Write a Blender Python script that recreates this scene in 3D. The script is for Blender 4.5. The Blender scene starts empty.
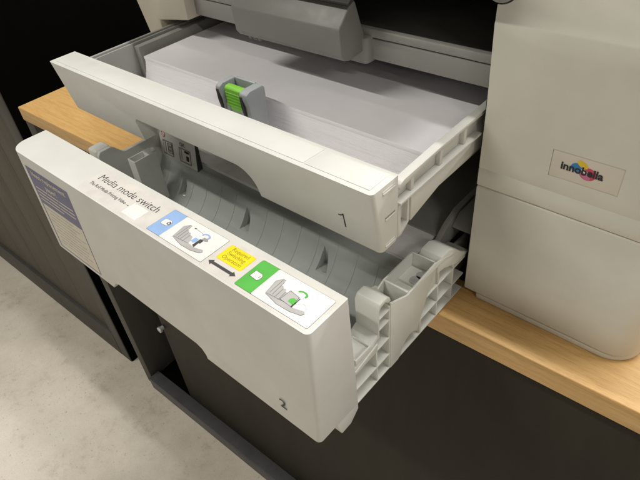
import bpy, bmesh, math, random
from mathutils import Vector, Matrix
random.seed(4)
S = bpy.context.scene
COL = S.collection

# ------------------------------------------------------------------ materials
def newmat(name):
    m = bpy.data.materials.new(name); m.use_nodes = True
    nt = m.node_tree
    return m, nt, nt.nodes['Principled BSDF']

def ramp(nt, fac, stops):
    r = nt.nodes.new('ShaderNodeValToRGB')
    el = r.color_ramp.elements
    while len(el) < len(stops): el.new(0.5)
    for e, (p, c) in zip(el, stops):
        e.position = p; e.color = (*c, 1) if len(c) == 3 else c
    nt.links.new(fac, r.inputs['Fac'])
    return r.outputs['Color']

def noise(nt, scale, detail=4, rough=.55, stretch=None, coord='Object', dist=0.0):
    tc = nt.nodes.new('ShaderNodeTexCoord')
    n = nt.nodes.new('ShaderNodeTexNoise')
    n.inputs['Scale'].default_value = scale; n.inputs['Detail'].default_value = detail
    n.inputs['Roughness'].default_value = rough; n.inputs['Distortion'].default_value = dist
    if stretch:
        mp = nt.nodes.new('ShaderNodeMapping'); mp.inputs['Scale'].default_value = stretch
        nt.links.new(tc.outputs[coord], mp.inputs['Vector']); nt.links.new(mp.outputs['Vector'], n.inputs['Vector'])
    else:
        nt.links.new(tc.outputs[coord], n.inputs['Vector'])
    return n.outputs['Fac']

def bump(nt, b, height, strength, distance):
    bp = nt.nodes.new('ShaderNodeBump')
    bp.inputs['Strength'].default_value = strength; bp.inputs['Distance'].default_value = distance
    nt.links.new(height, bp.inputs['Height']); nt.links.new(bp.outputs['Normal'], b.inputs['Normal'])

def plastic(name, c, rough=.45, var=.05, grain=.0001, gscale=2600, spec=.4):
    m, nt, b = newmat(name)
    lo = tuple(x * (1 - var) for x in c); hi = tuple(min(1, x * (1 + var)) for x in c)
    nt.links.new(ramp(nt, noise(nt, 22, 5, .6), [(.3, lo), (.7, hi)]), b.inputs['Base Color'])
    b.inputs['Specular IOR Level'].default_value = spec
    rr = ramp(nt, noise(nt, 60, 4), [(.3, (rough - .06,) * 3), (.7, (rough + .08,) * 3)])
    nt.links.new(rr, b.inputs['Roughness'])
    if grain: bump(nt, b, noise(nt, gscale, 2), .25, grain)
    return m

def flat(name, c, rough=.5, metal=0.0):
    m, nt, b = newmat(name)
    lo = tuple(x * .94 for x in c); hi = tuple(min(1, x * 1.05) for x in c)
    nt.links.new(ramp(nt, noise(nt, 90, 3), [(.35, lo), (.65, hi)]), b.inputs['Base Color'])
    b.inputs['Roughness'].default_value = rough; b.inputs['Metallic'].default_value = metal
    return m

M = {}
M['white'] = plastic('off_white_plastic', (.70, .675, .59), .46)
M['white2'] = plastic('off_white_tray_plastic', (.665, .655, .61), .44)
M['panel'] = plastic('printer_cover_plastic', (.70, .675, .595), .42)
M['sidegrey'] = plastic('tray_side_grey_plastic', (.64, .65, .62), .5)
M['pale'] = plastic('pale_rib_plastic', (.70, .70, .645), .45)
M['trough'] = plastic('grey_green_plastic', (.405, .425, .41), .5)
M['midgrey'] = plastic('mid_grey_plastic', (.30, .295, .275), .45)
M['lipgrey'] = plastic('front_rail_plastic', (.33, .32, .30), .45)
M['dgrey'] = plastic('dark_grey_plastic', (.055, .055, .052), .55)
M['black'] = plastic('black_interior', (.012, .012, .012), .6)
M['guidegrey'] = plastic('guide_grey_plastic', (.30, .31, .32), .4)
M['green'] = plastic('lime_green_plastic', (.20, .50, .05), .38)
M['ink'] = flat('printed_black_ink', (.025, .025, .028), .6)
M['outline'] = flat('printed_outline_grey', (.055, .052, .052), .6)
M['labelbase'] = flat('clear_label_film', (.685, .64, .59), .4)
M['lwhite'] = flat('label_white', (.84, .82, .78), .4)
M['lblue'] = flat('label_blue', (.30, .46, .76), .4)
M['lgreen'] = flat('label_green', (.10, .46, .07), .4)
M['lyellow'] = flat('label_yellow', (.92, .72, .01), .4)
M['lgrey'] = flat('label_grey', (.47, .45, .44), .4)
M['lgrey2'] = flat('label_mid_grey', (.33, .32, .32), .4)
M['navy'] = flat('label_navy', (.085, .09, .21), .35)
M['cream'] = flat('label_cream', (.66, .60, .49), .4)
M['ybrown'] = flat('label_brown_lettering', (.32, .24, .01), .5)
M['red'] = flat('printed_red', (.55, .12, .10), .5)
M['lred'] = flat('logo_magenta', (.62, .06, .13), .4)
M['lorange'] = flat('logo_yellow', (.80, .55, .03), .4)
M['lviolet'] = flat('logo_pink', (.60, .16, .30), .4)
M['lcyan'] = flat('logo_blue', (.03, .22, .50), .4)
M['steel'] = flat('zinc_steel', (.60, .60, .59), .3, .55)
M['gap'] = flat('dark_gap', (.03, .028, .025), .8)

def wood():
    m, nt, b = newmat('beech_laminate')
    f1 = noise(nt, 9, 6, .6, (1.2, 22, 22), dist=.6)
    f2 = noise(nt, 80, 6, .75, (.9, 24, 24), dist=.25)
    c1 = ramp(nt, f1, [(.28, (.56, .325, .115)), (.5, (.66, .40, .15)), (.74, (.73, .465, .19))])
    c2 = ramp(nt, f2, [(.33, (.62, .55, .46)), (.52, (1, 1, 1)), (.8, (1.0, .99, .95))])
    mx = nt.nodes.new('ShaderNodeMix'); mx.data_type = 'RGBA'; mx.blend_type = 'MULTIPLY'
    mx.inputs['Factor'].default_value = .75
    nt.links.new(c1, mx.inputs['A']); nt.links.new(c2, mx.inputs['B'])
    nt.links.new(mx.outputs['Result'], b.inputs['Base Color'])
    b.inputs['Roughness'].default_value = .42
    bump(nt, b, f2, .15, .0003)
    return m
M['wood'] = wood()

def concrete():
    m, nt, b = newmat('sealed_concrete')
    c = ramp(nt, noise(nt, 3.2, 10, .62), [(.28, (.66, .585, .49)), (.5, (.82, .74, .63)), (.72, (.90, .83, .73))])
    c2 = ramp(nt, noise(nt, 17, 10, .78), [(.30, (.58, .55, .50)), (.46, (.97, .96, .95)), (.55, (1, 1, 1)), (.72, (1.08, 1.08, 1.07))])
    sp = ramp(nt, noise(nt, 170, 4, .7), [(.29, (.45, .40, .34)), (.37, (1, 1, 1)), (.70, (1, 1, 1)), (.80, (1.1, 1.1, 1.08))])
    fine = ramp(nt, noise(nt, 520, 2, .5), [(.3, (.90, .89, .87)), (.6, (1, 1, 1))])
    out = c
    for x, f in ((c2, .75), (sp, .75), (fine, .7)):
        mx = nt.nodes.new('ShaderNodeMix'); mx.data_type = 'RGBA'; mx.blend_type = 'MULTIPLY'
        mx.inputs['Factor'].default_value = f
        nt.links.new(out, mx.inputs['A']); nt.links.new(x, mx.inputs['B']); out = mx.outputs['Result']
    nt.links.new(out, b.inputs['Base Color'])
    b.inputs['Roughness'].default_value = .6
    bump(nt, b, noise(nt, 160, 6), .2, .0008)
    return m
M['floor'] = concrete()

def cabmetal(name, c, rough, spec=.25):
    m, nt, b = newmat(name)
    nt.links.new(ramp(nt, noise(nt, 14, 6, .6, (3, 3, .6)), [(.3, tuple(x * .88 for x in c)), (.7, tuple(x * 1.12 for x in c))]), b.inputs['Base Color'])
    b.inputs['Roughness'].default_value = rough; b.inputs['Specular IOR Level'].default_value = spec
    bump(nt, b, noise(nt, 900, 3), .2, .0003)
    return m
M['cab'] = cabmetal('charcoal_door_plastic', (.033, .029, .021), .55, .15)
M['cabframe'] = cabmetal('charcoal_powder_coat', (.075, .071, .062), .5)
M['cabside'] = cabmetal('shaded_black_coat', (.0022, .0021, .0016), .8, .02)  # near black: the shadow on the cupboard side is put into the colour
M['ledge'] = cabmetal('slate_rail', (.085, .084, .09), .4)
M['shutter'] = cabmetal('taupe_shutter', (.092, .083, .066), .55)

def paper_side():
    m, nt, b = newmat('copier_paper')
    f = noise(nt, 30, 4, .6, (1, 1, 60))
    nt.links.new(ramp(nt, f, [(.3, (.85, .82, .85)), (.7, (.90, .87, .90))]), b.inputs['Base Color'])
    b.inputs['Roughness'].default_value = .75; b.inputs['Specular IOR Level'].default_value = .2
    return m
M['paper'] = paper_side()

# ------------------------------------------------------------------ helpers
def empty(name, label, cat, loc=(0, 0, 0), rotz=0, group=None):
    o = bpy.data.objects.new(name, None); COL.objects.link(o)
    o.location = loc; o.rotation_euler = (0, 0, rotz); o.empty_display_size = .05
    o['label'] = label; o['category'] = cat
    if group: o['group'] = group
    return o

def tag(o, label, cat, group=None):
    o['label'] = label; o['category'] = cat
    if group: o['group'] = group
    return o

def link(name, me, mat, parent, smooth=True):
    o = bpy.data.objects.new(name, me); COL.objects.link(o)
    if mat and not me.materials: me.materials.append(mat)
    if parent: o.parent = parent
    return o

def bm_box(bm, x0, x1, y0, y1, z0, z1):
    vs = [bm.verts.new((x, y, z)) for x in (x0, x1) for y in (y0, y1) for z in (z0, z1)]
    for f in ((0, 1, 3, 2), (4, 6, 7, 5), (0, 4, 5, 1), (2, 3, 7, 6), (0, 2, 6, 4), (1, 5, 7, 3)):
        bm.faces.new([vs[i] for i in f])

def bm_prism(bm, pts, axis, a, b):
    """polygon pts in the two other axes (in xyz order), extruded from a to b along axis"""
    def mk(p, t):
        return {'x': (t, p[0], p[1]), 'y': (p[0], t, p[1]), 'z': (p[0], p[1], t)}[axis]
    v0 = [bm.verts.new(mk(p, a)) for p in pts]; v1 = [bm.verts.new(mk(p, b)) for p in pts]
    n = len(pts)
    bm.faces.new(v0); bm.faces.new(v1)
    for i in range(n): bm.faces.new((v0[i], v0[(i + 1) % n], v1[(i + 1) % n], v1[i]))

def bm_cyl(bm, c, r, h, axis='z', n=24, r2=None):
    rot = {'z': Matrix(), 'x': Matrix.Rotation(math.pi / 2, 4, 'Y'), 'y': Matrix.Rotation(math.pi / 2, 4, 'X')}[axis]
    bmesh.ops.create_cone(bm, cap_ends=True, segments=n, radius1=r, radius2=r if r2 is None else r2, depth=h,
                          matrix=Matrix.Translation(c) @ rot)

def mesh_of(bm, name):
    bmesh.ops.recalc_face_normals(bm, faces=bm.faces)
    me = bpy.data.meshes.new(name); bm.to_mesh(me); bm.free()
    return me

def bake(me, mods):
    """apply modifiers (bool cutters / bevel) to a mesh and return the result"""
    tmp = bpy.data.objects.new('tmp', me); COL.objects.link(tmp)
    cut = []
    for m in mods:
        if m[0] == 'bool':
            c = bpy.data.objects.new('cutter', m[1]); COL.objects.link(c); cut.append(c)
            b = tmp.modifiers.new('b', 'BOOLEAN'); b.object = c; b.operation = 'DIFFERENCE'; b.solver = 'EXACT'
        else:
            b = tmp.modifiers.new('v', 'BEVEL'); b.width = m[1]; b.segments = m[2]
            b.limit_method = 'ANGLE'; b.angle_limit = math.radians(m[3] if len(m) > 3 else 35)
            b.use_clamp_overlap = True
            b.harden_normals = False
    dg = bpy.context.evaluated_depsgraph_get()
    out = bpy.data.meshes.new_from_object(tmp.evaluated_get(dg))
    for c in cut: bpy.data.objects.remove(c)
    bpy.data.objects.remove(tmp)
    return out

def smooth(me, deg=32):
    me.polygons.foreach_set('use_smooth', [True] * len(me.polygons))
    me.set_sharp_from_angle(angle=math.radians(deg))
    me.update()

def part(name, bm, mat, parent=None, bev=0.0, seg=2, cuts=(), ang=35, sm=40):
    me = mesh_of(bm, name)
    mods = [('bool', mesh_of(c, 'cut')) for c in cuts]
    if bev: mods.append(('bevel', bev, seg, ang))
    if mods: me = bake(me, mods)
    me.name = name
    smooth(me, sm)
    return link(name, me, mat, parent)

def box(name, mat, parent, x0, x1, y0, y1, z0, z1, bev=.0008, seg=2, cuts=()):
    bm = bmesh.new(); bm_box(bm, x0, x1, y0, y1, z0, z1)
    return part(name, bm, mat, parent, bev, seg, cuts)

def cutbox(*a):
    bm = bmesh.new(); bm_box(bm, *a); return bm

def round_plan(x0, x1, y0, y1, radii, n=8):
    """plan outline, radii for corners (x0,y0),(x1,y0),(x1,y1),(x0,y1)"""
    pts = []
    for (cx, cy, sx, sy, a0), r in zip(((x0, y0, 1, 1, 180), (x1, y0, -1, 1, 270), (x1, y1, -1, -1, 0), (x0, y1, 1, -1, 90)), radii):
        if r <= 0: pts.append((cx, cy)); continue
        k = n if r > .004 else 4
        for i in range(k + 1):
            a = math.radians(a0 + 90 * i / k)
            pts.append((cx + sx * r + r * math.cos(a), cy + sy * r + r * math.sin(a)))
    return pts

FONT = None
def text_mesh(s, size, align='LEFT', thick=.00004, narrow=1.0, bold=0.0):
    cu = bpy.data.curves.new('t', 'FONT'); cu.body = s; cu.size = size; cu.align_x = align
    cu.extrude = thick; cu.offset = bold; cu.resolution_u = 3
    o = bpy.data.objects.new('t', cu); COL.objects.link(o)
    dg = bpy.context.evaluated_depsgraph_get()
    me = bpy.data.meshes.new_from_object(o.evaluated_get(dg))
    bpy.data.objects.remove(o)
    for v in me.vertices: v.co.x *= narrow
    return me

def lettering(name, s, size, mat, parent, M4, **k):
    me = text_mesh(s, size, **k); me.transform(M4); me.name = name
    me.materials.clear(); me.materials.append(mat)
    return link(name, me, mat, parent)

def on_top(x, y, z, rot=0):   # printed on a horizontal face
    return Matrix.Translation((x, y, z)) @ Matrix.Rotation(rot, 4, 'Z')
def on_front(x, y, z):        # printed on a face that looks towards -y
    return Matrix.Translation((x, y, z)) @ Matrix.Rotation(math.pi / 2, 4, 'X')

def flat_poly(name, pts, z, mat, parent, t=.00008):
    bm = bmesh.new(); bm_prism(bm, pts, 'z', z, z + t)
    return part(name, bm, mat, parent)
def flat_front(name, pts, y, mat, parent, t=.00008):
    bm = bmesh.new(); bm_prism(bm, pts, 'y', y - t, y)
    return part(name, bm, mat, parent)
def rect(x0, x1, y0, y1, r=0):
    return round_plan(x0, x1, y0, y1, (r,) * 4, 4) if r else [(x0, y0), (x1, y0), (x1, y1), (x0, y1)]
def grow(pts, d):
    cx = sum(p[0] for p in pts) / len(pts); cy = sum(p[1] for p in pts) / len(pts)
    w = max(p[0] for p in pts) - min(p[0] for p in pts); h = max(p[1] for p in pts) - min(p[1] for p in pts)
    return [(cx + (p[0] - cx) * (1 + 2 * d / w), cy + (p[1] - cy) * (1 + 2 * d / h)) for p in pts]

# ------------------------------------------------------------------ floor
FZ = -.68
bm = bmesh.new(); bm_box(bm, -4, 4, -4, 4, FZ - .05, FZ)
fl = part('floor', bm, M['floor']); fl['kind'] = 'structure'

# ------------------------------------------------------------------ wooden topped cabinet
YAW = .0265
DF = -.0328
cab = empty('cabinet', 'black cabinet with a light wooden top that carries the printer', 'cabinet', (0, 0, 0), YAW)
bm = bmesh.new(); bm_box(bm, -.664, .66, DF, .42, -.0212, 0)
part('wooden_top', bm, M['wood'], cab, .0011, 3)
bm = bmesh.new()
bm_box(bm, -.668, -.644, -.030, .415, FZ, -.0216)            # left upright
part('side_panel', bm, M['cabframe'], cab, .0012)
bm = bmesh.new(); bm_box(bm, .632, .656, -.030, .415, FZ, -.0216)
part('side_panel', bm, M['cabframe'], cab, .0012)
bm = bmesh.new(); bm_box(bm, -.643, .631, -.036, -.0105, FZ, -.645)
part('bottom_rail', bm, M['ledge'], cab, .0015)
bm = bmesh.new(); bm_box(bm, -.643, .631, .395, .412, FZ + .001, -.022); bm_box(bm, -.643, .631, -.0100, .394, FZ + .001, -.655)
part('carcass', bm, M['cabside'], cab)
bm = bmesh.new()
bm_box(bm, -.530, .628, -.012, .004, -.6445, -.030)
door = part('sliding_door', bm, M['cab'], cab, .001)
bm = bmesh.new()
bm_cyl(bm, (-.524, -.0155, -.415), .0045, .006, 'y', 20); bm_cyl(bm, (-.524, -.0205, -.415), .0062, .005, 'y', 20)
part('knob', bm, M['steel'], door, .0008)

# ------------------------------------------------------------------ tall shutter cupboard at the left
tall = empty('shutter_cabinet', 'dark tall cupboard with vertical shutter slats left of the wooden top', 'cupboard', (0, 0, 0), YAW)
FY = -.0228
bm = bmesh.new(); bm_box(bm, -.7435, -.742, FY + .002, .42, FZ, .52)
part('side_panel', bm, M['cabside'], tall)
bm = bmesh.new(); bm_box(bm, -.779, -.7437, FY, .0, FZ, .52)
part('door_frame', bm, M['cabframe'], tall, .0015)
bm = bmesh.new(); bm_box(bm, -.790, -.7805, FY + .002, .0, -.60, .52)
part('door_frame', bm, M['cabframe'], tall, .0015)
bm = bmesh.new(); bm_box(bm, -1.7, -.7800, FY - .0005, .0, FZ, -.605)
part('bottom_rail', bm, M['cabframe'], tall, .002)
bm = bmesh.new()
x = -.792
while x > -1.7:
    bm_box(bm, x - .0985, x, FY + .007, FY + .013, -.603, .52); x -= .0992
bm_box(bm, -1.7, -.792, FY + .0128, FY + .018, -.603, .52)
part('shutter', bm, M['shutter'], tall, .001)
bm = bmesh.new(); bm_box(bm, -1.7, -.7437, .40, .42, FZ, .52); bm_box(bm, -1.7, -.7437, -.02, .42, .5205, .54)
part('carcass', bm, M['cabside'], tall)

# ------------------------------------------------------------------ printer
pr = empty('printer', 'large off white inkjet printer standing on the wooden cabinet top', 'printer', (0, 0, 0))
XP, XR, RC = .038, .171, .024
def plan_path(off):
    """outline of the right hand cover seen from above, shifted outwards by off"""
    x0, x1, r = XP - min(off, 0) * 0, XR + off, RC + off
    pts = [(XP, 0 - off)]
    for i in range(15):
        a = math.radians(270 + 90 * i / 14)
        pts.append((XR - RC + r * math.cos(a), RC + r * math.sin(a)))
    pts += [(x1, .38), (XP, .38)]
    return pts
def sweep_cover(name, prof, mat, parent, cuts=(), bev=0.0):
    bm = bmesh.new(); rows = []
    for off, z in prof:
        pts = plan_path(off)
        # gently bowed left edge, as moulded
        rows.append([bm.verts.new((p[0] - (.0022 * max(0, (z - .19) / .05) if i in (0, len(pts) - 1) else 0), p[1], z)) for i, p in enumerate(pts)])
    n = len(rows[0])
    for a, b in zip(rows[:-1], rows[1:]):
        for i in range(n): bm.faces.new((a[i], a[(i + 1) % n], b[(i + 1) % n], b[i]))
    bm.faces.new(rows[0]); bm.faces.new(rows[-1])
    return part(name, bm, mat, parent, bev, 2, cuts, 60, 50)
low = sweep_cover('cartridge_cover', [(-.0012, .0068), (-.0003, .0074), (0, .0085), (0, .1080), (-.0005, .1089), (-.0015, .1093)], M['panel'], pr)
badgecut = cutbox(.0842, .1262, -.01, .0007, .1361, .1551)
hingecut = bmesh.new(); bm_cyl(hingecut, (.0372, -.002, .2432), .0108, .018, 'y', 48)
up = sweep_cover('side_cover', [(-.0015, .1099), (-.0004, .1103), (.0002, .1112), (.0002, .1239), (-.0003, .1244), (-.0003, .1249), (.0001, .1256),
                 (.0001, .170), (0, .2222), (-.0005, .2236), (-.0062, .262), (-.0075, .268), (-.012, .2705)], M['panel'], pr, (badgecut, hingecut))
bm = bmesh.new(); bm_prism(bm, rect(.08425, .12615, .13615, .15505), 'y', .0003, .0006)
badge = part('badge', bm, plastic('badge_plastic', (.71, .65, .555), .4), pr, .0002)
# badge emblem: overlapping colour swirls and lettering
def blob(cx, cz, rx, rz, rot, n=26):
    return [(cx + rx * math.cos(t) * math.cos(rot) - rz * math.sin(t) * math.sin(rot),
             cz + rx * math.cos(t) * math.sin(rot) + rz * math.sin(t) * math.cos(rot)) for t in [2 * math.pi * i / n for i in range(n)]]
bx, bz = .1033, .1461
flat_front('emblem', blob(bx + .0036, bz - .0014, .0050, .0043, 0), .0003, M['lred'], badge, .00010)
flat_front('emblem', blob(bx + .0022, bz - .0032, .0036, .0018, -.5), .0003, M['lviolet'], badge, .00011)
flat_front('emblem', blob(bx - .0036, bz + .0010, .0034, .0030, .3), .0003, M['lcyan'], badge, .00012)
flat_front('emblem', blob(bx - .0004, bz + .0040, .0036, .0020, -.5), .0003, M['lorange'], badge, .00014)
flat_front('emblem', blob(bx + .0016, bz - .0002, .0024, .0011, -.5), .0003, M['lwhite'], badge, .00016)
lettering('lettering', 'innobella', .0073, M['ink'], badge, on_front(bx - .0002, .00008, bz - .0026), align='CENTER', bold=.00022, narrow=.96)
# seam backing and base pan
bm = bmesh.new(); bm_prism(bm, round_plan(.0475, XR - .002, .0012, .37, (.002, .023, .004, .004), 14), 'z', .0009, .0060)
part('base_pan', bm, M['panel'], pr, .0006)
box('seam_backing', M['gap'], pr, XP + .004, XR - .01, .003, .30, .1094, .1098, 0)
# grip at the top of the cover
bm = bmesh.new(); bm_cyl(bm, (.0372, .0030, .2432), .0098, .0044, 'y', 40)
part('hinge_cap', bm, M['midgrey'], pr, .0006)
# left hand column, back, roof, bottom
bm = bmesh.new()
bm_prism(bm, [(-.3085, .006), (-.3085, .1675), (-.2625, .1745), (-.2600, .245), (-.352, .245), (-.344, .19), (-.331, .148), (-.325, .006)], 'y', 0.0, .02)
part('left_cover', bm, plastic('left_cover_plastic', (.60, .55, .46), .45), pr, .0015)
bm = bmesh.new()
bm_box(bm, -.33, -.312, .0205, .40, .006, .245)
part('left_side', bm, M['panel'], pr, .001)
box('rear_wall', M['black'], pr, -.311, .037, .36, .38, .003, .262, 0)
box('roof', M['dgrey'], pr, -.36, .036, .06, .40, .2455, .262, .001)
box('floor_plate', M['black'], pr, -.311, .0375, .012, .359, .0009, .0025, 0)
box('inner_wall', M['black'], pr, .0360, .0378, .003, .358, .004, .24, 0)
# scanner lid out of view, front edge placed to shade the upper paper
bm = bmesh.new(); bm_box(bm, -.35, .0350, -.030, .41, .2625, .275)
part('scanner_lid', bm, M['panel'], pr, .004, 3)
# front rail above the upper tray
bm = bmesh.new()
bm_prism(bm, [(-.283, .030), (-.279, .017), (-.270, .011), (.0366, .011), (.0366, .05), (-.283, .05)], 'z', .1765, .1917)
part('front_rail', bm, M['lipgrey'], pr, .0012)
bm = bmesh.new()
bm_prism(bm, round_plan(-.0775, -.0600, .0045, .03, (.003, .004, 0, 0)), 'z', .1745, .1935)
part('rail_block', bm, M['lipgrey'], pr, .0014, 3)
bm = bmesh.new()
bm_prism(bm, [(.0122, .1926), (.0122, .1958), (.0135, .1972), (.06, .1975), (.30, .215), (.30, .1926)], 'x', -.283, .0364)
part('output_tray', bm, M['dgrey'], pr, .0004)
bm = bmesh.new(); bm_prism(bm, [(.0112, .1926), (.0112, .1962), (.0122, .1980), (.0160, .1984), (.0160, .1978), (.0121, .1958), (.0121, .1926)], 'x', -.2835, .0362)
part('tray_lip', bm, M['lipgrey'], pr, .0003)
# control panel hanging over the left part of the slot
cp = bmesh.new()
prof = [(.0085, .1840), (-.0100, .1822), (-.0155, .1838), (-.0188, .1880), (-.0200, .2062), (-.0192, .2076), (-.0060, .2210), (-.0015, .2210), (.0080, .1935)]
bm_prism(cp, prof, 'x', -.1730, -.0640)
ctl = part('control_panel', cp, plastic('control_panel_plastic', (.25, .25, .23), .42), pr, .0010, 3, (), 20, 28)
bm = bmesh.new()
bm_prism(bm, [(-.0140, .2232), (-.0122, .2208), (.040, .2475), (.038, .251)], 'x', -.178, -.0600)
part('screen_plate', bm, M['dgrey'], ctl, .0009)
bm = bmesh.new()
for xx in (-.166, -.160, -.155): bm_box(bm, xx - .0017, xx + .0017, -.0115, -.006, .1798, .1826)
part('catch', bm, M['midgrey'], ctl, .0005)

# ------------------------------------------------------------------ upper paper tray
t1 = empty('paper_tray', 'upper off white paper tray number 1 pulled out of the printer', 'paper tray', (-.135, -.1, .125))
def P1(name, bm, mat, parent=None, *a, **k):
    if parent is None:
        for v in bm.verts: v.co -= Vector((-.135, -.1, .125))
        for c in k.get('cuts', ()):
            for v in c.verts: v.co -= Vector((-.135, -.1, .125))
        o = part(name, bm, mat, t1, *a, **k)
        return o
    return part(name, bm, mat, parent, *a, **k)
X1L, X1R = -.308, .035
bm = bmesh.new()
bm_prism(bm, round_plan(X1L, X1R, -.117, -.0925, (.0018, .003, .0008, .0008)), 'z', .1232, .1697)
for v in bm.verts:                                 # face leans in towards the bottom
    k = (.1697 - v.co.z) / .0465
    if v.co.y < -.105: v.co.y += .0078 * k
cut = bmesh.new()
pts = [(-.2010, .10), (-.2010, .1392)]
for i in range(7): 
    a = math.radians(180 - 90 * i / 6); pts.append((-.196 + .005 * math.cos(a), .1400 + .005 * math.sin(a)))
for i in range(11):
    a = math.radians(90 - 78 * i / 10); pts.append((-.0840 + .0175 * math.cos(a), .1280 + .0172 * math.sin(a)))
pts += [(-.0660, .1256), (-.0640, .10)]
bm_prism(cut, pts, 'y', -.2, -.05)
cut2 = bmesh.new(); bm_prism(cut2, [(-.1005, .115), (-.0930, .1262), (-.08, .1262), (-.08, .115)], 'x', -.4, .1)
front1 = P1('front_cover', bm, M['white2'], None, .0010, 3, cuts=(cut, cut2))
bm = bmesh.new()
bm_prism(bm, [(-.3045, -.1135), (-.0172, -.1135), (-.0160, -.0955), (-.3045, -.0955)], 'z', .1694, .1701)
P1('top_inlay', bm, M['white2'], None, .0003, 2)
bm = bmesh.new()
bm_prism(bm, [(-.0164, -.1135), (.0310, -.1135), (.0310, -.0955), (-.0152, -.0955)], 'z', .1694, .1701)
P1('top_inlay', bm, M['white2'], None, .0003, 2)
O1 = Matrix.Translation((.135, .1, -.125))
one = [(.0098, .1333), (.0107, .1333), (.0107, .1446), (.0099, .1446), (.0092, .1436), (.0078, .1428), (.0062, .1426), (.0062, .1418), (.0080, .1420), (.0098, .1430)]
bm = bmesh.new(); bm_prism(bm, one, 'y', -.00012, .0004)
for v in bm.verts:
    v.co.y += -.117 + .0078 * (.1697 - v.co.z) / .0465
P1('number', bm, M['ink'], None)
# side slots of the front
for z in (.1650, .1462, .1262):
    y0 = -.1075 if z > .15 else -.1055
    bm = bmesh.new(); bm_box(bm, .0345, .03525, y0, -.0960, z + .0006, z + .0016); P1('slot', bm, M['midgrey'] if z < .16 and z > .13 else M['pale'], None)
    bm = bmesh.new(); bm_box(bm, .0345, .0357, y0, -.0960, z - .0010, z + .0004); P1('slot_lip', bm, M['white2'], None, .0003)
# tray body
bm = bmesh.new(); bm_box(bm, -.300, .029, -.0922, .30, .1292, .1312)
P1('tray_base', bm, plastic('tray_base_plastic', (.70, .69, .68), .4), None, .0004)
bm = bmesh.new(); bm_prism(bm, [(-.3045, .1545), (-.3045, .1605), (-.3015, .1630), (-.2985, .1630), (-.2985, .1600), (-.2955, .1600), (-.2955, .1625), (-.2935, .1625), (-.2935, .128), (-.2985, .128), (-.2985, .1545)], 'y', -.0918, .30)
P1('left_wall', bm, M['midgrey'], None, .0004)
bm = bmesh.new(); bm_box(bm, -.2930, -.2855, -.0440, .30, .1313, .1605)
P1('left_wall_liner', bm, M['midgrey'], None, .001)
# right wall: top flange, lower flange, web and pocket ribs
bm = bmesh.new()
bm_prism(bm, [(-.0908, .1592), (-.0898, .1612), (-.086, .1626), (-.05, .1640), (.03, .1650), (.03, .1622), (-.05, .1615), (-.0900, .1575)], 'x', .0285, .0345)
rw = P1('right_wall', bm, M['white2'], None, .0006)
bm = bmesh.new(); bm_prism(bm, [(-.0915, .1312), (-.0915, .1560), (-.086, .1600), (.28, .1615), (.28, .1312)], 'x', .0282, .0305)
P1('right_web', bm, M['white2'], None, .0004)
bm = bmesh.new(); bm_prism(bm, [(-.0920, .1480), (-.0920, .1498), (.0015, .1506), (.0015, .1488)], 'x', .0306, .0362)
P1('lower_flange', bm, M['white2'], None, .0004)
bm = bmesh.new(); bm_prism(bm, [(-.0795, .1290), (-.0795, .1479), (-.0105, .1487), (-.0105, .1455)], 'x', .0306, .0352)
P1('skirt', bm, M['white2'], None, .0004)
for yy in (-.0768, -.0455, -.0170):
    bm = bmesh.new(); bm_prism(bm, [(yy - .0015, .1500), (yy - .0015, .1625), (yy + .0015, .1625), (yy + .0015, .1500)], 'x', .0306, .0340)
    P1('rib', bm, M['white2'], None, .0003)
bm = bmesh.new(); bm_prism(bm, [(-.0918, .1235), (-.0918, .1478), (-.0890, .1478), (-.0890, .1260), (-.0820, .1300), (-.0820, .1478), (-.0800, .1478), (-.0800, .1290), (-.0835, .1262), (-.0885, .1232)], 'x', .0290, .0345)
P1('bracket', bm, M['white2'], None, .0004)
bm = bmesh.new(); bm_box(bm, -.29, .028, -.0905, .1, .1264, .1291)
P1('underside', bm, M['white2'], None)
# paper guide with its green release button
GX, GY = -.1425, -.074
gd = bmesh.new()
def arm(x0, x1):
    bm_prism(gd, [(-.0545, .1313), (-.0545, .1700), (-.0565, .1722), (-.0690, .1722), (-.0725, .1705), (-.0735, .1675), (-.0715, .1600), (-.0705, .1313)], 'x', x0, x1)
arm(-.1415, -.1368); arm(-.1160, -.1080)
bm_box(gd, -.1369, -.1159, -.0575, -.0545, .1313, .1722)
bm_box(gd, -.1369, -.1159, -.0660, -.0576, .1313, .1500)
bm_box(gd, -.1369, -.1325, -.0700, -.0661, .1313, .1570); bm_box(gd, -.1205, -.1159, -.0700, -.0661, .1313, .1570); bm_box(gd, -.1324, -.1206, -.0690, -.0661, .1313, .1530)
g = P1('paper_guide', gd, M['guidegrey'], None, .0007)
for x0, x1 in ((-.1402, -.1378), (-.1148, -.1124)):
    bm = bmesh.new(); bm_prism(bm, [(-.0690, .135), (-.0735, .1600), (-.0738, .1685), (-.0700, .1692)], 'x', x0, x1)
    for v in bm.verts: v.co -= Vector((-.135, -.1, .125))
    part('guide_slot', bm, M['gap'], g)
bm = bmesh.new()
bm_prism(bm, [(-.0645, .1505), (-.0695, .1520), (-.0700, .1690), (-.0685, .1706), (-.0650, .1708), (-.0620, .1690), (-.0615, .1505)], 'x', -.1352, -.1172)
for k in range(5):
    z = .1560 + .0024 * k; bm_box(bm, -.1346, -.1178, -.0706, -.0694, z, z + .0010)
for v in bm.verts: v.co -= Vector((-.135, -.1, .125))
part('release_button', bm, M['green'], g, .0006)

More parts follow.
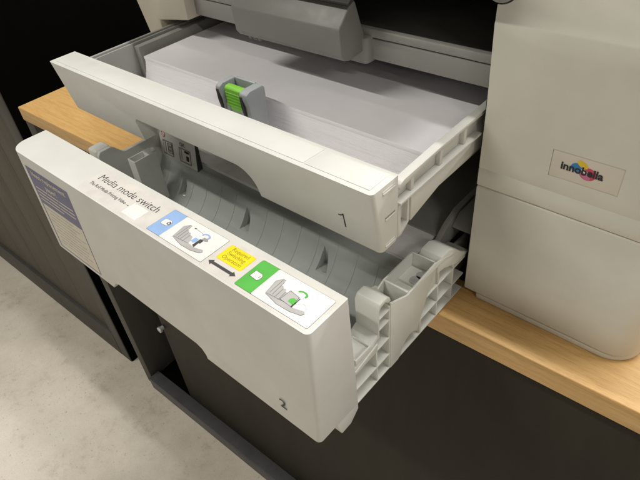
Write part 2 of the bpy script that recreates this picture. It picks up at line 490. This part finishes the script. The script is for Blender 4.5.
# ------------------------------------------------------------------ paper stack in the upper tray
def stack(name, x0, x1, y0, y1, z0, z1, n, flare, label, mat=None):
    bm = bmesh.new(); h = (z1 - z0) / n
    for i in range(n):
        t = i / (n - 1)
        dy = -flare * (1 - t) ** 2 + random.uniform(-.00012, .00012)
        if t > .9: dy -= .0008
        dx = random.uniform(-.00012, .00012) - (.004 * (1 - t) if flare > .002 else 0)
        gap = .00006 if abs(t - .9) < .05 else .00001
        bm_box(bm, x0 + dx, x1 + dx, y0 + dy, y1, z0 + i * h, z0 + (i + 1) * h - gap)
    return tag(part(name, bm, mat or M['paper'], None), label, 'paper')
stack('paper_stack', -.2790, .0205, -.0440, .17, .1314, .1538, 26, .0035, 'thick stack of white paper lying in the upper tray behind the green guide')

# ------------------------------------------------------------------ lower tray (roll and sheet tray)
T2 = Vector((-.141, -.15, .004))
t2 = empty('roll_tray', 'lower off white tray number 2 with picture labels and deep grey trough', 'paper tray', T2)
def P2(name, bm, mat, *a, **k):
    for v in bm.verts: v.co -= T2
    for c in k.get('cuts', ()):
        for v in c.verts: v.co -= T2
    return part(name, bm, mat, t2, *a, **k)
X2L, X2R, Z2T = -.317, .0345, .1121
bm = bmesh.new()
bm_prism(bm, round_plan(X2L, X2R, -.1752, -.1405, (.0150, .0036, .0008, .0005), 12), 'z', .0055, Z2T)
for v in bm.verts:
    k = (Z2T - v.co.z) / .106
    v.co.y -= .0034 * k * (1 if v.co.y < -.16 else -.9)
    if v.co.y > -.158: v.co.z -= .0012 * k
cut = bmesh.new()
bm_prism(cut, [(-.2150, -.02), (-.2075, .0075), (-.2020, .0135), (-.1960, .0160), (-.0900, .0160), (-.0840, .0140), (-.0800, .0090), (-.0770, -.02)], 'y', -.25, -.10)
P2('front_cover', bm, M['white2'], .0013, 3, cuts=(cut,), ang=30)
O2 = Matrix.Translation(-T2)
lettering('number', '2', .0135, M['ink'], t2, O2 @ Matrix.Translation((.0003, -.1786, .0185)) @ Matrix.Rotation(math.radians(90), 4, 'X'), bold=.00004, narrow=1.0)

# -- printed labels on top
ZL = Z2T - T2.z
def tp(pts): return [(p[0] - T2.x, p[1] - T2.y) for p in pts]
lab = flat_poly('instruction_label', tp(rect(-.2080, .0322, -.1735, -.1450, .001)), ZL, M['labelbase'], t2, .0001)
z1 = ZL + .0001
def L(name, pts, mat, lvl): return flat_poly(name, tp(pts), z1 + .00006 * lvl, mat, lab, .00008)
def LT(name, s, x, y, size, mat, lvl=1, **k): return lettering(name, s, size, mat, lab, on_top(x - T2.x, y - T2.y, z1 + .00006 * lvl + .00005), **k)
LT('lettering', 'Media mode switch', -.2035, -.1572, .0098, M['ink'], 0, bold=-.00006, narrow=1.0)
LT('lettering', 'The Roll Media Printing Video', -.2035, -.1645, .0046, M['ink'], 0, narrow=.86, bold=0)
L('arrow_mark', [(-.1508+dx, -.16345+dz) for dx, dz in ((-.0040, -.0004), (-.0012, -.0004), (-.0012, -.0010), (0, -.0003), (-.0012, .0004), (-.0012, -.0002), (-.0040, -.0002))], M['ink'], 0)
L('white_patch', rect(-.1495, -.1325, -.1712, -.1588), M['lwhite'], 0)

# generic little drawing of a printer body on the picture panels
def picture(x0, blue):
    # base: slanted box with ridged back, a front ledge
    def S(p): return (x0 + p[0] * .001, -.1700 + p[1] * .001)
    body = [S(p) for p in ((3, 4), (1, 15), (4, 18.5), (6, 18.5), (6.5, 14), (8, 14.3), (9, 13), (11, 13.2), (12, 11.8), (15, 11.4), (17, 8), (17.5, 5.8), (24, 5), (31, 6.8), (32.4, 5.2), (31, 3.4), (24, 1.8), (14, 1.6))]
    L('illustration', grow(body, .00025), M['outline'], 1); L('illustration', body, M['lgrey'], 2)
    for a, b in (((6.2, 17), (7, 5.5)), ((9.2, 12.8), (9.6, 5)), ((12.2, 11.6), (12.6, 4.4)), ((3.4, 4.4), (17.5, 5.4)), ((4.2, 18), (4.6, 6))):
        p, q = S(a), S(b); d = Vector((q[0] - p[0], q[1] - p[1])); n = Vector((-d.y, d.x)).normalized() * .00010
        L('illustration', [(p[0] + n.x, p[1] + n.y), (q[0] + n.x, q[1] + n.y), (q[0] - n.x, q[1] - n.y), (p[0] - n.x, p[1] - n.y)], M['outline'], 3)
    c = M['lblue'] if blue else M['lgreen']
    if blue:
        L('illustration', [S(p) for p in ((17, 8), (17.2, 12), (20.5, 12.6), (21, 9), (19.5, 7.6))], c, 3)
        L('illustration', [S(p) for p in ((21.2, 6), (21.2, 13), (24.4, 13.2), (24.6, 9.8), (23.4, 9.6), (23.8, 5))], M['outline'], 3)
        L('illustration', [S(p) for p in ((21.8, 13.3), (22.6, 15.6), (26, 15.8), (27.6, 14), (25.6, 12.9))], M['lgrey2'], 3)
        L('illustration', [S(p) for p in ((9, 18.6), (10.8, 18.9), (10.6, 18.0), (9.2, 17.9))], M['outline'], 2)
        L('illustration', [S(p) for p in ((10.8, 18.4), (19.5, 17.6), (19.5, 17.4), (10.8, 18.2))], M['outline'], 2)
        ring = [(22.5 + 3.6 * math.cos(t), 17 + 2.2 * math.sin(t)) for t in [math.radians(200 - 18 * i) for i in range(14)]]
        ring += [(22.5 + 2.3 * math.cos(t), 17 + 1.2 * math.sin(t)) for t in [math.radians(200 - 18 * i) for i in range(13, -1, -1)]]
        L('illustration', grow([S(p) for p in ring], .00012), M['outline'], 2); L('illustration', [S(p) for p in ring], c, 3)
    else:
        L('illustration', [S(p) for p in ((13, 5.5), (13.6, 14.3), (21.8, 13.2), (22.6, 4.8))], M['outline'], 3)
        L('illustration', [S(p) for p in ((13.4, 5.7), (13.9, 13.9), (21.5, 12.9), (22.2, 5.0))], M['lgrey'], 4)
        L('illustration', [S(p) for p in ((18.2, 7.0), (18.0, 9.4), (19.6, 11.0), (22.0, 10.4), (23.4, 8.0), (21.8, 6.4))], c, 5)
        L('illustration', [S(p) for p in ((22.4, 12.8), (23.0, 12.6), (23.2, 4.6), (22.6, 4.6))], M['outline'], 5)
        ring = [(21.5 + 3.8 * math.cos(t), 16 + 2.3 * math.sin(t)) for t in [math.radians(170 - 17 * i) for i in range(13)]]
        ring += [(21.5 + 2.5 * math.cos(t), 16 + 1.2 * math.sin(t)) for t in [math.radians(170 - 17 * i) for i in range(12, -1, -1)]]
        L('illustration', grow([S(p) for p in ring], .00012), M['outline'], 2); L('illustration', [S(p) for p in ring], c, 3)
        for k in range(8):
            a, b = 24.5 + k, 8.4 + 2.2 * math.sin(k * .5); a2, b2 = 25.5 + k, 8.4 + 2.2 * math.sin((k + 1) * .5)
            L('illustration', [S((a, b)), S((a2, b2)), S((a2, b2 + .2)), S((a, b + .2))], M['lgrey2'], 2)
# roll paper panel
L('panel_border', rect(-.1181, -.0597, -.1718, -.1463, .0008), M['outline'], 0)
L('picture_panel', rect(-.1037, -.0599, -.1716, -.1465, .0006), M['lwhite'], 1)
L('colour_panel', rect(-.1179, -.1037, -.1716, -.1465, .0004), M['lblue'], 1)
picture(-.0985, True)
roll = [(-.1148, -.1568), (-.1148, -.1610), (-.1138, -.1622), (-.1085, -.1618), (-.1072, -.1600), (-.1072, -.1576), (-.1086, -.1560)]
L('roll_icon', grow(roll, .00025), M['outline'], 2); L('roll_icon', roll, M['lwhite'], 3)
L('roll_icon', blob(-.1088, -.1590, .0015, .0017, 0, 16), M['outline'], 4); L('roll_icon', blob(-.1088, -.1590, .0007, .0008, 0, 12), M['lwhite'], 5)
# yellow notice and arrow
L('notice_border', rect(-.0556, -.0326, -.1626, -.1481, .0016), M['lorange'], 0)
L('notice', rect(-.0553, -.0329, -.1623, -.1484, .0014), M['lyellow'], 1)
for s, y in (('Required', -.15225), ('Switching', -.1564), ('Operation', -.16055)): LT('lettering', s, -.0441, y, .0046, M['ybrown'], 2, align='CENTER', narrow=.9)
ym = -.1671
L('arrow', [(-.0572, ym), (-.0536, ym + .0024), (-.0536, ym + .0011), (-.0356, ym + .0011), (-.0356, ym + .0024), (-.0320, ym), (-.0356, ym - .0024), (-.0356, ym - .0011), (-.0536, ym - .0011), (-.0536, ym - .0024)], M['outline'], 1)
# sheet panel
L('panel_border', rect(-.0284, .0308, -.1718, -.1463, .0012), M['outline'], 0)
L('picture_panel', rect(-.0140, .0306, -.1716, -.1465, .0010), M['lwhite'], 1)
L('colour_panel', rect(-.0282, -.0140, -.1716, -.1465, .0006), M['lgreen'], 1)
picture(-.0100, False)
sh = [(-.0250, -.1560), (-.0252, -.1612), (-.0190, -.1618), (-.0178, -.1600), (-.0182, -.1574), (-.0196, -.1562)]
L('sheet_icon', grow(sh, .00028), M['outline'], 2); L('sheet_icon', sh, M['lwhite'], 3)
L('sheet_icon', [(-.0192, -.1578), (-.0198, -.1596), (-.0182, -.1592), (-.0183, -.1594), (-.01955, -.1598), (-.0190, -.1578)], M['outline'], 4)

# -- sticker on the front face
def fp(pts): return [(p[0] - T2.x, p[1] - T2.z) for p in pts]
YS = -.1753 - T2.y
stb = bmesh.new(); bm_prism(stb, fp([(-.3005, .1006), (-.2195, .1006), (-.2320, .0085), (-.3090, .0085)]), 'y', -.0004, 0)
def lean(bm):
    for v in bm.verts:
        z = v.co.z + T2.z; v.co.y += -.1752 - T2.y - .0034 * (Z2T - z) / .106
STX = (-.2985, -.2265)
stp = rect(STX[0], STX[1], .0095, .1006, .0008)
def SF(name, pts, mat, lvl, parent):
    bm = bmesh.new(); bm_prism(bm, fp(pts), 'y', -.00008 * (lvl + 1), -.00008 * lvl + (.0002 if lvl == 0 else 0)); lean(bm)
    return part(name, bm, mat, parent)
stb.free()
stk = SF('front_sticker', stp, M['navy'], 0, t2)
SF('sticker_panel', rect(STX[0] + .0028, STX[1] - .0012, .0112, .0610), M['cream'], 1, stk)
def bars(x0, x1, z, h, mat, lvl, words):
    x = x0
    while x < x1 - .002:
        w = min(random.uniform(*words), x1 - x)
        SF('print_line', rect(x, x + w, z, z + h), mat, lvl, stk); x += w + .0012
def ST(s, x, z, size, mat, **k):
    y = -.1752 - .0034 * (Z2T - z) / .106 - .00014
    lettering('lettering', s, size, mat, stk, on_front(x - T2.x, y - T2.y, z - T2.z), **k)
cxs = sum(STX) / 2
ST('Need replacement', cxs, .0925, .0078, M['cream'], align='CENTER', bold=.0001, narrow=.98)
ST('paper?', cxs, .0840, .0078, M['cream'], align='CENTER', bold=.0001, narrow=.98)
for k in range(4): bars(STX[0] + .004, STX[1] - .004 - (.02 if k == 3 else 0), .0790 - .0042 * k, .0011, M['cream'], 1, (.012, .03))
for k in range(10):
    z = .0565 - .0044 * k
    bars(STX[0] + .006 + (.004 if k % 3 else 0), STX[1] - random.uniform(.006, .02), z, .0008, M['lgrey2'], 2, (.006, .016))

# -- trough
bm = bmesh.new()
prof = [(-.0375, .0468), (-.0455, .0468), (-.0485, .0462), (-.0500, .0440), (-.0575, .0292), (-.0625, .0225), (-.0690, .0165), (-.0770, .0120), (-.0860, .0098), (-.0960, .0096), (-.1060, .0118), (-.1150, .0165), (-.1220, .0230), (-.1275, .0315), (-.1310, .0420), (-.1330, .0520), (-.1390, .0520), (-.1390, .0050), (-.0375, .0050)]
bm_prism(bm, prof, 'x', -.2935, .0180)
cuts = []
SCR = (-.2500, -.1560, -.0610)
for sx in SCR:
    c = bmesh.new()
    bm_prism(c, [(-.0530, .041), (-.0530, .0190), (-.0720, .0190), (-.0720, .028)], 'x', sx - .0056, sx + .0056)
    for v in c.verts:
        if v.co.z > .028: v.co.x = sx - .003 + (v.co.x - sx) * .25
    cuts.append(c)
tr = P2('trough', bm, M['trough'], .0004, 2, cuts=cuts, ang=40, sm=42)
fx = -.279
inner = [Vector(q) for q in prof[3:14]]
nrm = []
for i in range(len(inner)):
    t = (inner[min(i + 1, len(inner) - 1)] - inner[max(i - 1, 0)]).normalized(); n = Vector((t.y, -t.x))
    if n.dot(Vector((-.093, .06)) - inner[i]) < 0: n = -n
    nrm.append(n)
strip = [tuple(q + n * .00030) for q, n in zip(inner, nrm)] + [tuple(q - n * .0008) for q, n in reversed(list(zip(inner, nrm)))]
while fx < .014:
    if all(abs(fx - s_) > .0075 for s_ in SCR):
        bm = bmesh.new(); bm_prism(bm, strip, 'x', fx - .0004, fx + .0004)
        for v in bm.verts: v.co -= T2
        part('trough_rib', bm, M['trough'], tr)
    fx += .0206
for sx in SCR:
    bm = bmesh.new(); bm_cyl(bm, (sx + .001, -.0600, .0207), .0030, .0026, 'z', 20); bm_cyl(bm, (sx + .001, -.0600, .0196), .0042, .0012, 'z', 20)
    for v in bm.verts: v.co -= T2
    c = bmesh.new(); bm_box(c, sx - .0012, sx + .0032, -.0604, -.0596, .0214, .03); bm_box(c, sx + .0006, sx + .0014, -.0622, -.0578, .0214, .03)
    for v in c.verts: v.co -= T2
    part('screw', bm, M['steel'], tr, .0003, 2, (c,))
# icon plate at the left end
pl = bmesh.new(); bm_prism(pl, [(-.0488, .0462), (-.0440, .0790), (-.0420, .0790), (-.0430, .0462)], 'x', -.2935, -.2340)
plate = P2('icon_plate', pl, plastic('icon_plate_plastic', (.66, .65, .61), .5), .0008)
def IP(name, pts, mat, d=.00025, z0=.0462):
    """relief on the sloping face of the plate: pts are (x, z)"""
    bm = bmesh.new(); v0 = []; v1 = []
    for x, z in pts:
        y = -.0488 + (z - .0462) * .0048 / .0328
        v0.append(bm.verts.new((x - T2.x, y - d - T2.y, z - T2.z))); v1.append(bm.verts.new((x - T2.x, y + .0003 - T2.y, z - T2.z)))
    n = len(pts); bm.faces.new(v0); bm.faces.new(v1)
    for i in range(n): bm.faces.new((v0[i], v0[(i + 1) % n], v1[(i + 1) % n], v1[i]))
    return part(name, bm, mat, plate)
def frame(x0, x1, za, zb, w, mat, d):
    for r in (rect(x0, x1, za, za + w), rect(x0, x1, zb - w, zb), rect(x0, x0 + w, za + w, zb - w), rect(x1 - w, x1, za + w, zb - w)): IP('relief_icon', r, mat, d)
sh_ = flat('moulded_shadow_grey', (.24, .22, .20), .6)
def ringp(cx, cz, r, w):
    pts = [(cx + r * math.cos(t), cz + r * 1.1 * math.sin(t)) for t in [2 * math.pi * i / 24 for i in range(24)]]
    IP('prohibition_mark', pts, M['red'], .0003)
    pts = [(cx + (r - w) * math.cos(t), cz + (r - w) * 1.1 * math.sin(t)) for t in [2 * math.pi * i / 24 for i in range(24)]]
    IP('prohibition_mark', pts, M['lwhite'], .0004)
    IP('prohibition_mark', [(cx - r * .75, cz + r * .65), (cx - r * .6, cz + r * .8), (cx + r * .75, cz - r * .65), (cx + r * .6, cz - r * .8)], M['red'], .0005)
ringp(-.2855, .0715, .0031, .0008)
frame(-.2875, -.2715, .0500, .0655, .0009, sh_, .0006); IP('relief_icon', rect(-.2862, -.2832, .0515, .0640), M['lgrey'], .0008)
frame(-.2800, -.2730, .0525, .0635, .0007, sh_, .0006); IP('relief_icon', rect(-.2780, -.2752, .0585, .0612), sh_, .0006); IP('relief_icon', rect(-.2780, -.2752, .0545, .0570), sh_, .0006)
frame(-.2610, -.2430, .0495, .0650, .0009, sh_, .0006); IP('relief_icon', rect(-.2596, -.2570, .0512, .0636), M['lgrey'], .0008)
IP('relief_icon', rect(-.2520, -.2455, .0612, .0632), M['ink'], .0006); IP('relief_icon', rect(-.2500, -.2465, .0530, .0580), M['ink'], .0006)
m4 = Matrix.Translation((-.2585 - T2.x, -.0460 - .0007 - T2.y, .0672 - T2.z)) @ Matrix.Rotation(math.radians(90 - 8), 4, 'X')
lettering('lettering', 'OK', .0060, M['ink'], plate, m4)
bm = bmesh.new(); bm_prism(bm, [(-.0492, .0462), (-.0444, .0795), (-.0418, .0795), (-.0428, .0462)], 'x', -.2339, -.2334)
P2('plate_edge', bm, M['dgrey'])
# roll holder socket at the left end
bm = bmesh.new(); bm_box(bm, -.2785, -.2660, -.0940, -.0690, .010, .0700)
c = bmesh.new(); bm_box(c, -.2772, -.2674, -.0928, -.0770, .050, .08)
P2('holder_socket', bm, M['sidegrey'], .0006, cuts=(c,))
bm = bmesh.new(); bm_box(bm, -.2705, -.2670, -.0720, -.0690, .0702, .0735)
P2('socket_clip', bm, M['lwhite'], .0004)

# -- left side wall
bm = bmesh.new()
bm_prism(bm, [(-.113, .004), (-.113, .0765), (-.1105, .0800), (-.0985, .0800), (-.0945, .0770), (-.0880, .0700), (-.0850, .0690), (.10, .0700), (.10, .004)], 'x', -.2985, -.2945)
P2('left_wall', bm, M['sidegrey'], .0006)
bm = bmesh.new(); bm_box(bm, -.3150, -.2990, -.113, -.0960, .004, .0800)
P2('left_post', bm, M['pale'], .003, 3)
bm = bmesh.new(); bm_prism(bm, [(-.0955, .004), (-.0955, .045), (-.03, .045), (-.02, .04), (-.02, .004)], 'x', -.3145, -.2995)
P2('left_skirt', bm, M['midgrey'], .0006)

# -- right side frame: web, ribs, outer skin and fittings
def yz(name, pts, x0, x1, mat, bev=.0004, seg=2, parent=None, cuts=()):
    bm = bmesh.new(); bm_prism(bm, pts, 'x', x0, x1)
    return P2(name, bm, mat, bev, seg, cuts=cuts)
WX = .0225
yz('side_web', [(-.1380, .003), (-.1380, .0380), (-.1130, .0380), (-.1125, .0740), (-.1010, .0740), (-.0985, .0480), (-.0776, .0395), (-.0395, .0395), (-.0375, .0580), (-.0160, .0540), (.0030, .0400), (.03, .0380), (.03, .003)], WX - .003, WX, M['pale'])
yz('side_skin', [(-.0995, .0030), (-.0995, .0725), (-.0965, .0706), (-.0790, .0626), (-.0760, .0630), (-.0440, .0655), (-.0300, .0615), (-.0155, .0560), (-.0165, .0540), (-.0300, .0590), (-.0430, .0600), (-.0520, .0440), (-.0575, .0300), (-.0630, .0180), (-.0655, .0120), (-.0690, .0155), (-.0745, .0175), (-.0800, .0160), (-.0845, .0120), (-.0870, .0050), (-.0900, .0030)], .0332, .0348, M['pale'], .0003)
bm = bmesh.new()
for z0, z1, y0, y1 in ((.0030, .0044, -.1385, .0020), (.0190, .0204, -.1385, -.0985), (.0370, .0384, -.1385, -.0985), (.0190, .0204, -.0640, .0024), (.0375, .0389, -.0560, .0030), (.0555, .0569, -.1120, -.0990), (.0660, .0672, -.1120, -.0990)):
    bm_box(bm, WX + .0002, .0343, y0, y1, z0, z1)
P2('shelf_rib', bm, M['pale'], .0002)
for yy, z0, z1 in ((-.1148, .0046, .0368), (-.1000, .0046, .0700), (-.0370, .0046, .0188), (-.0370, .0206, .0373), (-.0370, .0391, .0590), (-.0150, .0046, .0188), (-.0150, .0206, .0373), (-.0150, .0391, .0545), (-.0600, .0046, .0188)):
    bm = bmesh.new(); bm_box(bm, WX + .0002, .0341, yy - .0007, yy + .0007, z0, z1)
    P2('upright_rib', bm, M['pale'], .0002)
# front block with rounded top and its sloping foot
yz('corner_block', [(-.1130, .0480), (-.1128, .0765), (-.1105, .0802), (-.1030, .0806), (-.1000, .0785), (-.0985, .0740), (-.1015, .0740), (-.1050, .0775), (-.1100, .0765), (-.1112, .0740), (-.1115, .0480)], .0160, .0345, M['pale'], .0008, 3)
yz('block_side', [(-.1128, .0040), (-.1126, .0760), (-.1100, .0798), (-.1025, .0800), (-.0990, .0735), (-.0900, .0700), (-.0900, .0040)], .0150, .0175, M['pale'], .0006)
yz('foot_shelf', [(-.1385, .0390), (-.1385, .0440), (-.1280, .0450), (-.1200, .0490), (-.1128, .0530), (-.1128, .0480), (-.1200, .0430)], .0150, .0340, M['pale'], .0006)
bm = bmesh.new(); bm_box(bm, .0190, .0342, -.1372, -.1210, .0450, .0500)
c = bmesh.new(); bm_box(c, .0202, .0330, -.1360, -.1222, .0470, .06)
P2('screw_tray', bm, M['pale'], .0004, cuts=(c,))
yz('front_skin', [(-.1385, .0400), (-.1385, .0370), (-.1150, .0375), (-.1135, .0440), (-.1140, .0450)], .0330, .0346, M['pale'], .0003)
# open box with two screws
bm = bmesh.new(); bm_box(bm, .0120, .0330, -.0775, -.0400, .0400, .0630)
c = bmesh.new(); bm_prism(c, [(-.0760, .0490), (-.0600, .0490), (-.0595, .0510), (-.0412, .0510), (-.0412, .08), (-.0760, .08)], 'x', .0134, .0329)
P2('screw_box', bm, M['pale'], .0006, cuts=(c,))
yz('box_rim', [(-.0990, .0500), (-.0990, .0565), (-.0900, .0580), (-.0775, .0632), (-.0775, .0500)], .0120, .0136, M['pale'], .0005)
for sx, sy in ((.0250, -.0545), (.0262, -.0478)):
    bm = bmesh.new(); bm_cyl(bm, (sx, sy, .0528), .0034, .0024, 'z', 24); bm_cyl(bm, (sx, sy, .0514), .0046, .0010, 'z', 24)
    c = bmesh.new(); bm_box(c, sx - .0026, sx + .0026, sy - .0005, sy + .0005, .0533, .06); bm_box(c, sx - .0005, sx + .0005, sy - .0026, sy + .0026, .0533, .06)
    P2('screw', bm, M['steel'], .0003, cuts=(c,))
# rear hump and inner guide
yz('rear_hump', [(-.0395, .0520), (-.0385, .0610), (-.0350, .0650), (-.0250, .0652), (-.0160, .0600), (-.0060, .0500), (.0020, .0440), (.0060, .0430), (.0060, .0400), (-.0100, .0400), (-.0300, .0500)], .0165, .0346, M['pale'], .0010, 3)
yz('inner_guide', [(-.012, .040), (-.012, .0480), (.004, .0600), (.020, .0660), (.12, .0660), (.12, .040)], .0115, .0165, M['midgrey'], .0008)
yz('inner_guide_top', [(.008, .0560), (.020, .0640), (.12, .0640), (.12, .0560)], .0166, .0340, M['midgrey'], .0010)
bm = bmesh.new(); bm_box(bm, -.2920, .0125, -.0030, .16, .0504, .0520)  # dark plate put over the lower paper, making its rear part darker
P2('dark_plate', bm, plastic('dark_plate_plastic', (.24, .24, .225), .5), .0004)
# underside tab and tray floor
bm = bmesh.new(); bm_prism(bm, [(-.1600, .0030), (-.1600, .0120), (-.1390, .0120), (-.1370, .0100), (-.1370, -.0040), (-.1460, -.0125), (-.1560, -.0125)], 'x', .0235, .0338)
P2('under_tab', bm, M['white2'], .0006)
bm = bmesh.new(); bm_box(bm, -.2940, .0190, -.0374, .30, .0040, .0250)
P2('tray_floor', bm, M['midgrey'], .0005)
stack('paper_stack', -.2880, .0090, -.0372, .16, .0255, .0500, 14, 0, 'white paper lying in the lower tray behind the grey trough', flat('brightened_paper', (.93, .905, .91), .7))  # lighter copy of the paper, making up in colour for light that misses it

# ------------------------------------------------------------------ light
W = bpy.data.worlds.new('World'); S.world = W; W.use_nodes = True
bg = W.node_tree.nodes['Background']; bg.inputs['Color'].default_value = (1.0, .975, .90, 1); bg.inputs['Strength'].default_value = .08
def tube(x, y, z, lx, ly, power, col=(1, .955, .87)):
    l = bpy.data.lights.new('overhead_light', 'AREA'); l.shape = 'RECTANGLE'; l.size = lx; l.size_y = ly; l.energy = power; l.color = col
    o = bpy.data.objects.new('overhead_light', l); COL.objects.link(o); o.location = (x, y, z)
    return o
# unseen ceiling lamps with fitted powers; weak front-left one added to brighten the floor
COOL, WARM = (1, .99, .955), (1, .975, .885)
for rx, ry, ln, pw, cc in ((1.2, 1.53, 3.3, 80, COOL), (.1, .17, 1.1, 21, COOL), (-2.1, .17, 1.1, 11, COOL), (2.3, .17, 1.1, 9, COOL),
                           (-1.0, -1.08, 1.1, 22, WARM), (-1.6, -2.8, 1.1, 5, WARM), (2.2, -1.2, 1.1, 17, WARM), (2.3, -2.55, 1.1, 7, WARM)):
    tube(rx, ry, 1.72, ln, .05, pw, cc)

# ------------------------------------------------------------------ camera
R = ((0.754085, -0.379064, 0.536345), (0.651687, 0.533321, -0.539325), (-0.081606, 0.756227, 0.649201))
cam = bpy.data.cameras.new('camera'); co = bpy.data.objects.new('camera', cam); COL.objects.link(co)
m = Matrix(R).to_4x4(); m.translation = Vector((0.17895, -0.30346, 0.34337)); co.matrix_world = m
cam.sensor_fit = 'HORIZONTAL'; cam.sensor_width = 36; cam.lens = 31.2274; cam.clip_start = .01; cam.clip_end = 60
S.camera = co
S.view_settings.view_transform = 'Standard'; S.view_settings.look = 'None'; S.view_settings.exposure = 0; S.view_settings.gamma = 1
